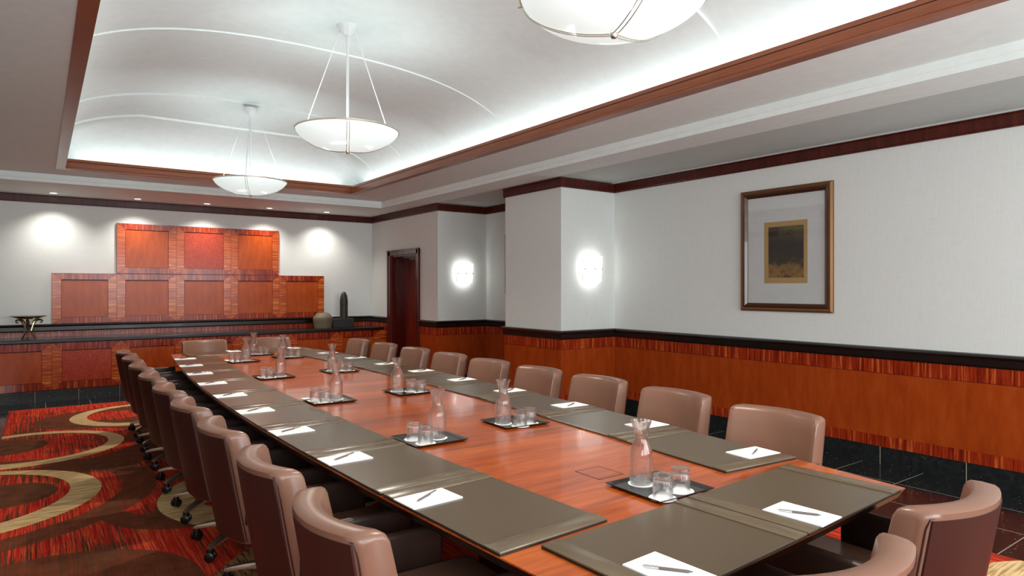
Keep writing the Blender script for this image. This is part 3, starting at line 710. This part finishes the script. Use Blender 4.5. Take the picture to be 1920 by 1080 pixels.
# ------------------------------------------------------------------ far wall: veneer panels, cabinets, counter
def panel_parts(root, w, z0, z1, pom=False, sb=.108, tb_=.088, dep=.03):
    """panel face toward -Y at y=0; mitred striped border, recessed plain field"""
    H = z1 - z0; g = .0015
    def trap(pts, mat, nme):
        bm = bmesh.new(); a = [bm.verts.new((x, 0, z)) for x, z in pts]; c = [bm.verts.new((x, dep, z)) for x, z in pts]; n = len(pts)
        bm.faces.new(a); bm.faces.new(c[::-1])
        for i in range(n): bm.faces.new((a[i], a[(i + 1) % n], c[(i + 1) % n], c[i]))
        link(nme, bm, mat, root)
    trap([(g, z1 - g), (w - g, z1 - g), (w - sb, z1 - tb_), (sb, z1 - tb_)], VS_v, 'top_border')
    trap([(g, z0 + g), (sb, z0 + tb_), (w - sb, z0 + tb_), (w - g, z0 + g)], VS_v, 'bottom_border')
    trap([(g, z0 + g), (g, z1 - g), (sb, z1 - tb_), (sb, z0 + tb_)], VS_h, 'side_border')
    trap([(w - g, z0 + g), (w - sb, z0 + tb_), (w - sb, z1 - tb_), (w - g, z1 - g)], VS_h, 'side_border')
    bm = bmesh.new(); box(bm, sb - .001, w - sb + .001, dep - .004, dep, z0 + tb_ - .001, z1 - tb_ + .001); box(bm, 0, w, dep, dep + .003, z0 - .002, z1 + .002); link('panel_backing', bm, GROOVE, root)
    bm = bmesh.new(); box(bm, sb + .004, w - sb - .004, .007, dep - .004, z0 + tb_ + .003, z1 - tb_ - .010); link('center_field', bm, VPOM if pom else VP2, root)
PX = [.133, .913, 1.701, 2.488, 3.254, 4.021]
PORD = ['leftmost', 'second from the left', 'middle', 'fourth from the left', 'rightmost']
for i in range(5):
    p = empty('veneer_panel', (PX[i], 11.165, 0)); panel_parts(p, PX[i + 1] - PX[i], 1.004, 1.716)
    tag(p, 'red-brown veneer wall panel, %s in the lower row of five' % PORD[i], 'wall panel', 'lower row of veneer wall panels')
for i in range(1, 4):
    p = empty('veneer_panel', (PX[i], 11.165, 0)); panel_parts(p, PX[i + 1] - PX[i] - (.008 if i == 3 else 0), 1.722, 2.463, pom=(i == 2))
    tag(p, ['', 'red-brown veneer wall panel, left one in the upper row of three', 'speckled pomelle veneer wall panel in the middle of the upper row of three', 'red-brown veneer wall panel, right one in the upper row of three'][i], 'wall panel', 'upper row of veneer wall panels')
CX = [-.65, .128, .913, 1.701, 2.488, 3.254, 4.021, 4.80]
CL = ['leftmost in the photo, below the silver dish', 'second from the left, left of the chair row', 'third from the left, behind the left chairs', 'fourth from the left, behind the left far-end chair',
      'fifth from the left, behind the right far-end chair', 'sixth from the left, below the stone jar side', 'rightmost, below the ribbed black sculpture']
YC = 10.575
for i in range(7):
    c = empty('low_cabinet', (CX[i], YC, 0)); w = CX[i + 1] - CX[i]
    bm = bmesh.new(); box(bm, .001, w - .001, .035, .60, .155, .775); link('cabinet_body', bm, TDARK, c)
    d_ = empty('cabinet_door'); d_.parent = c
    panel_parts(d_, w, .157, .777, pom=(i == 1), tb_=.10)
    tag(c, 'low cabinet with striped-border veneer door, %s' % CL[i], 'cabinet', 'low cabinets under the far counter')
bm = bmesh.new(); box(bm, 4.801, 4.925, YC, YC + .6, .155, .777); tag(link('filler_stile', bm, VS_h), 'narrow upright veneer strip closing the cabinets against the right wall', 'cabinet strip')
bm = bmesh.new(); box(bm, XL + .01, -.652, YC, YC + .6, .155, .777); tag(link('end_cabinet', bm, VP2), 'plain veneer cabinet run continuing past the left edge of the photo', 'cabinet')
bm = bmesh.new(); box(bm, XL + .01, 4.922, YC + .005, 11.18, 0, .153); struct('baseboard_far', bm, SKF)
bm = bmesh.new(); box(bm, XL + .01, 4.87, YC - .025, 11.175, .782, .830, bev=.008, seg=3)
tag(link('counter_top', bm, RAIL), 'long black lacquered counter top over the low cabinets on the far wall', 'counter')

# ------------------------------------------------------------------ ornaments on the counter
d = empty('footed_dish', (-.125, 10.80, .8305)); tag(d, 'silver footed dish with scroll handles at the left end of the counter', 'dish')
bm = bmesh.new(); lathe(bm, [(0, .262), (.06, .264), (.12, .275), (.165, .290), (.205, .303), (.208, .306), (.203, .308), (.16, .298), (.11, .284), (.05, .275), (0, .273)], 40); link('bowl', bm, SILV, d, smooth=True)
for k in range(3):
    a = math.radians(-95 + 120 * k); ca_, sa = math.cos(a), math.sin(a); bm = bmesh.new(); pts = []
    for r, z in ((.088, .012), (.078, .014), (.062, .04), (.040, .080), (.034, .11), (.042, .14), (.052, .18), (.062, .215), (.085, .243), (.118, .255), (.15, .252), (.168, .236), (.162, .216), (.144, .214), (.138, .228)): pts.append((r * ca_, r * sa, z))
    tube(bm, pts, [.012, .01, .011, .01, .01, .012, .016, .022, .02, .015, .013, .012, .011, .009, .007], 8); link('scroll_leg', bm, SILV, d, smooth=True)
bm = bmesh.new(); lathe(bm, [(0, .095), (.05, .097), (.055, .103), (.05, .109), (0, .111)], 20); link('tie_disc', bm, SILV, d, smooth=True)
bm = bmesh.new(); pr = []
for i in range(27):
    t = i / 26; z = .245 * t
    r = (.138 + .024 * min(1, t / .55) if t < .7 else .162 - ((t - .7) / .3) ** 1.3 * .06) + .003 * (i % 2)
    pr.append((r, z))
lathe(bm, [(0, 0)] + pr + [(.088, .258), (.08, .258), (.078, .24), (0, .235)], 36)
v_ = link('ribbed_jar', bm, STONE, smooth=True, loc=(3.887, 10.85, .83), ang=70); tag(v_, 'squat ribbed grey stoneware jar on the right of the counter', 'jar')
bm = bmesh.new(); box(bm, -.19, .19, -.11, .11, 0, .15, bev=.006)
tag(link('black_box', bm, EBON, loc=(4.255, 10.95, .83)), 'low black box on the counter right of the stoneware jar', 'box')
bm = bmesh.new(); pr = [(0, 0), (.066, 0)]
for i in range(46):
    t = i / 45; r = .068 if t < .5 else .068 * math.sqrt(max(0, 1 - ((t - .5) / .5) ** 2.4)) + .003
    pr.append((r - (.0035 if i % 3 == 0 else 0), .004 + .462 * t))
lathe(bm, pr + [(0, .472)], 28); tag(link('bullet_sculpture', bm, EBON, smooth=True, loc=(4.287, 10.93, .98), ang=75), 'tall black ribbed bullet-shaped sculpture standing on the black box', 'sculpture')

# ------------------------------------------------------------------ pendants
def pendant():
    p = empty('pendant_lamp'); rim = 2.725
    bm = bmesh.new(); lathe(bm, [(0, 3.56), (.075, 3.56), (.085, 3.545), (.082, 3.53), (.05, 3.50), (.03, 3.475), (.02, 3.47), (0, 3.47)], 32); link('canopy', bm, WHM, p, smooth=True)
    bm = bmesh.new(); tube(bm, [(0, 0, 3.48), (0, 0, 2.64)], .011, 12); link('stem', bm, WHM, p, smooth=True)
    bm = bmesh.new(); pr = []
    for i in range(17):
        t = i / 16; pr.append((.39 * math.sin(t * PI / 2), rim - .155 * math.cos(t * PI / 2) ** 1.25))
    inn = [(r * .985, z + .006) for r, z in pr[::-1]]
    lathe(bm, pr + [(.392, rim + .003)] + inn, 56); bowl = link('glass_bowl', bm, BOWL, p, smooth=True)
    bm = bmesh.new(); lathe(bm, [(.393, rim - .008), (.397, rim - .006), (.397, rim + .004), (.393, rim + .006)], 56); link('rim_band', bm, ALU, p, smooth=True)
    for k in range(3):
        a = math.radians(-111 + 120 * k); ca_, sa = math.cos(a), math.sin(a)
        bm = bmesh.new(); tube(bm, [(.06 * ca_, .06 * sa, 3.53), (.395 * ca_, .395 * sa, rim + .01)], .0035, 6); link('suspension_cable', bm, WHM, p)
        bm = bmesh.new(); c = (.40 * ca_, .40 * sa, rim); tube(bm, [(c[0] - .03 * ca_, c[1] - .03 * sa, rim + .004), (c[0] + .015 * ca_, c[1] + .015 * sa, rim + .002)], .007, 8); link('rim_clip', bm, ALU, p, smooth=True)
        bm = bmesh.new()
        for s in (-1, 1):
            ox, oy = -sa * .010 * s, ca_ * .010 * s; pts = []
            for i in range(13):
                t = 1 - i / 12 * .97; r = .394 * math.sin(t * PI / 2); z = rim - .155 * math.cos(t * PI / 2) ** 1.25 - .006; pts.append((r * ca_ + ox, r * sa + oy, z))
            tube(bm, pts, .0022, 6)
        link('strap', bm, ALU, p)
    bm = bmesh.new(); lathe(bm, [(0, rim - .178), (.01, rim - .176), (.016, rim - .168), (.016, rim - .155), (0, rim - .155)], 16); link('finial', bm, ALU, p, smooth=True)
    return p
pd = pendant()
for k, (x, y) in enumerate(PEND):
    o = pd if k == 0 else copy_tree(pd); zz = vz(x, y) - 3.545
    o.location = (x, y, 0)
    tag(o, ['white glass bowl pendant lamp farthest from the camera, over the table end', 'white frosted glass bowl pendant lamp in the middle of the vaulted ceiling', 'white frosted glass bowl pendant lamp nearest the camera, cut by the top of the picture'][k], 'pendant lamp', 'bowl pendant lamps over the table')
# downlights over the counter
def downlight():
    p = empty('downlight'); bm = bmesh.new(); lathe(bm, [(.04, 0), (.055, -.004), (.062, -.003), (.064, .0), (.06, .001)], 28); link('trim_ring', bm, WHM, p, smooth=True)
    bm = bmesh.new(); lathe(bm, [(0, -.0015), (.042, -.0015), (.042, 0), (0, 0)], 24); link('lens', bm, LAMP, p); return p
dp = downlight()
for k, (x, y) in enumerate(DL_FAR):
    o = dp if k == 0 else copy_tree(dp); o.location = (x, y, ZC)
    tag(o, 'small round recessed downlight in the soffit over the far counter, %s' % ['leftmost of five', 'second from the left', 'third from the left', 'fourth from the left', 'rightmost of five'][k], 'downlight', 'downlights over the far counter')
# wall sconces
def sconce(x, y, label):
    p = empty('wall_sconce', (x, y, 1.735)); tag(p, label, 'wall sconce', 'wall sconces on the columns')
    bm = bmesh.new(); n = 14; w0, w1 = .135, .16; rows = []
    for i in range(n + 1):
        t = -1 + 2 * i / n; rows.append([])
        for j in range(7):
            s = j / 6; w = w0 + (w1 - w0) * s; yy = -.045 - .055 * math.sqrt(max(0, 1 - t * t * .86)); rows[-1].append(bm.verts.new((t * w, yy, -.155 + .31 * s)))
    rows2 = [[bm.verts.new((v.co.x * .97, v.co.y + .005, v.co.z)) for v in r] for r in rows]
    for A, B, fl in ((rows, rows, 0), (rows2, rows2, 1)):
        for i in range(n):
            for j in range(6): bm.faces.new((A[i][j], A[i + 1][j], A[i + 1][j + 1], A[i][j + 1]))
    for i in range(n):
        for j in (0, 6): bm.faces.new((rows[i][j], rows[i + 1][j], rows2[i + 1][j], rows2[i][j]))
    for i in (0, n):
        for j in range(6): bm.faces.new((rows[i][j], rows[i][j + 1], rows2[i][j + 1], rows2[i][j]))
    link('glass_shade', bm, SCON, p, smooth=True, ang=50)
    bm = bmesh.new(); box(bm, -.11, .11, -.012, 0, -.12, .12, bev=.003); link('back_plate', bm, WHM, p)
    bm = bmesh.new()
    for t in (-.93, 0, .93):
        yy = -.045 - .055 * math.sqrt(max(0, 1 - t * t * .86)); tube(bm, [(t * .148, yy - .010, 0), (t * .148, yy + .004, 0)], .008, 10); tube(bm, [(t * .148, yy + .004, 0), (t * .1, -.01, 0)], .003, 6)
    link('holding_clip', bm, CHR, p, smooth=True)
    l = bpy.data.lights.new('sconce_lamp', 'POINT'); l.energy = 2.2; l.shadow_soft_size = .03; l.color = (1, .98, .95)
    o = bpy.data.objects.new('sconce_lamp', l); COL.objects.link(o); o.location = (x, y - .045, 1.735)
sconce(5.395, 5.87, 'lit curved white glass wall sconce on the near column')
sconce(5.375, 8.76, 'lit curved white glass wall sconce on the far column beside the door')

# ------------------------------------------------------------------ framed pictures on the right wall (face toward -X)
ART, nt, b = nm('dim_landscape_print'); b.inputs['Roughness'].default_value = .8
t = N(nt, 'ShaderNodeTexCoord'); sp = N(nt, 'ShaderNodeSeparateXYZ'); L(nt, t.outputs['Generated'], sp.inputs[0])
f = noise(nt, coord(nt, (1, 1.6, 2.6), kind='Generated', loc=(2, 5, 1)), 2.0, 4, .6, .6)
h_ = math_(nt, 'ADD', math_(nt, 'MULTIPLY', f, .55), math_(nt, 'MULTIPLY', sp.outputs[2], .55))
c = ramp(nt, h_, [(.24, lin((70, 58, 38))), (.30, lin((140, 106, 56))), (.40, lin((112, 88, 50))), (.46, lin((62, 55, 42))), (.62, lin((52, 46, 40))), (.74, lin((72, 58, 50))), (.84, lin((98, 98, 64)))])
L(nt, c, b.inputs['Base Color'])
def picture(y0, y1, z0, z1, a, pa, label):
    yc, zc = (y0 + y1) / 2, (z0 + z1) / 2; p = empty('framed_picture', (XR - .001, yc, zc)); tag(p, label, 'picture', 'framed pictures on the right wall')
    hw, hh = (y1 - y0) / 2, (z1 - z0) / 2
    def fr(inset0, inset1, d0, d1, mat, nme):
        bm = bmesh.new(); q0 = [(s * (hw - inset0), t_ * (hh - inset0)) for s, t_ in ((-1, -1), (1, -1), (1, 1), (-1, 1))]; q1 = [(s * (hw - inset1), t_ * (hh - inset1)) for s, t_ in ((-1, -1), (1, -1), (1, 1), (-1, 1))]
        m_ = (inset0 + inset1) / 2; qm = [(s * (hw - m_), t_ * (hh - m_)) for s, t_ in ((-1, -1), (1, -1), (1, 1), (-1, 1))]
        A = [bm.verts.new((0, *q)) for q in q0]; B = [bm.verts.new((-d0, *q)) for q in q0]; Mx = [bm.verts.new((-max(d0, d1) * 1.1, *q)) for q in qm]; C_ = [bm.verts.new((-d1, *q)) for q in q1]; D = [bm.verts.new((0, *q)) for q in q1]
        for P1, P2 in ((A, B), (B, Mx), (Mx, C_), (C_, D), (D, A)):
            for i in range(4): bm.faces.new((P1[i], P1[(i + 1) % 4], P2[(i + 1) % 4], P2[i]))
        link(nme, bm, mat, p)
    fr(0, .034, .018, .032, GOLD, 'gilded_outer_frame'); fr(.034, .075, .030, .014, FRW, 'dark_inner_frame'); fr(.073, .079, .013, .012, GOLD, 'inner_slip')
    bm = bmesh.new(); box(bm, -.008, -.001, -hw + .06, hw - .06, -hh + .06, hh - .06); link('mat_board', bm, MATB, p)
    bm = bmesh.new(); box(bm, -.0090, -.008, a[0] - yc, a[1] - yc, a[2] - zc, a[3] - zc); link('art_paper', bm, SKIN, p)
    bm = bmesh.new(); box(bm, -.0096, -.0090, pa[0] - yc, pa[1] - yc, pa[2] - zc, pa[3] - zc); link('print', bm, ART, p)
    bm = bmesh.new(); box(bm, -.0125, -.0115, -hw + .07, hw - .07, -hh + .07, hh - .07); link('glass', bm, PANE, p)
picture(3.083, 4.04, 1.277, 2.478, (3.33, 3.78, 1.55, 2.15), (3.367, 3.733, 1.605, 2.10), 'gilt-framed small dark landscape print in a wide white mat on the right wall')
picture(7.50, 8.21, 1.41, 2.33, (7.7, 8.0, 1.6, 2.1), (7.73, 7.97, 1.64, 2.06), 'framed picture in the alcove between the columns, mostly hidden behind the near column')
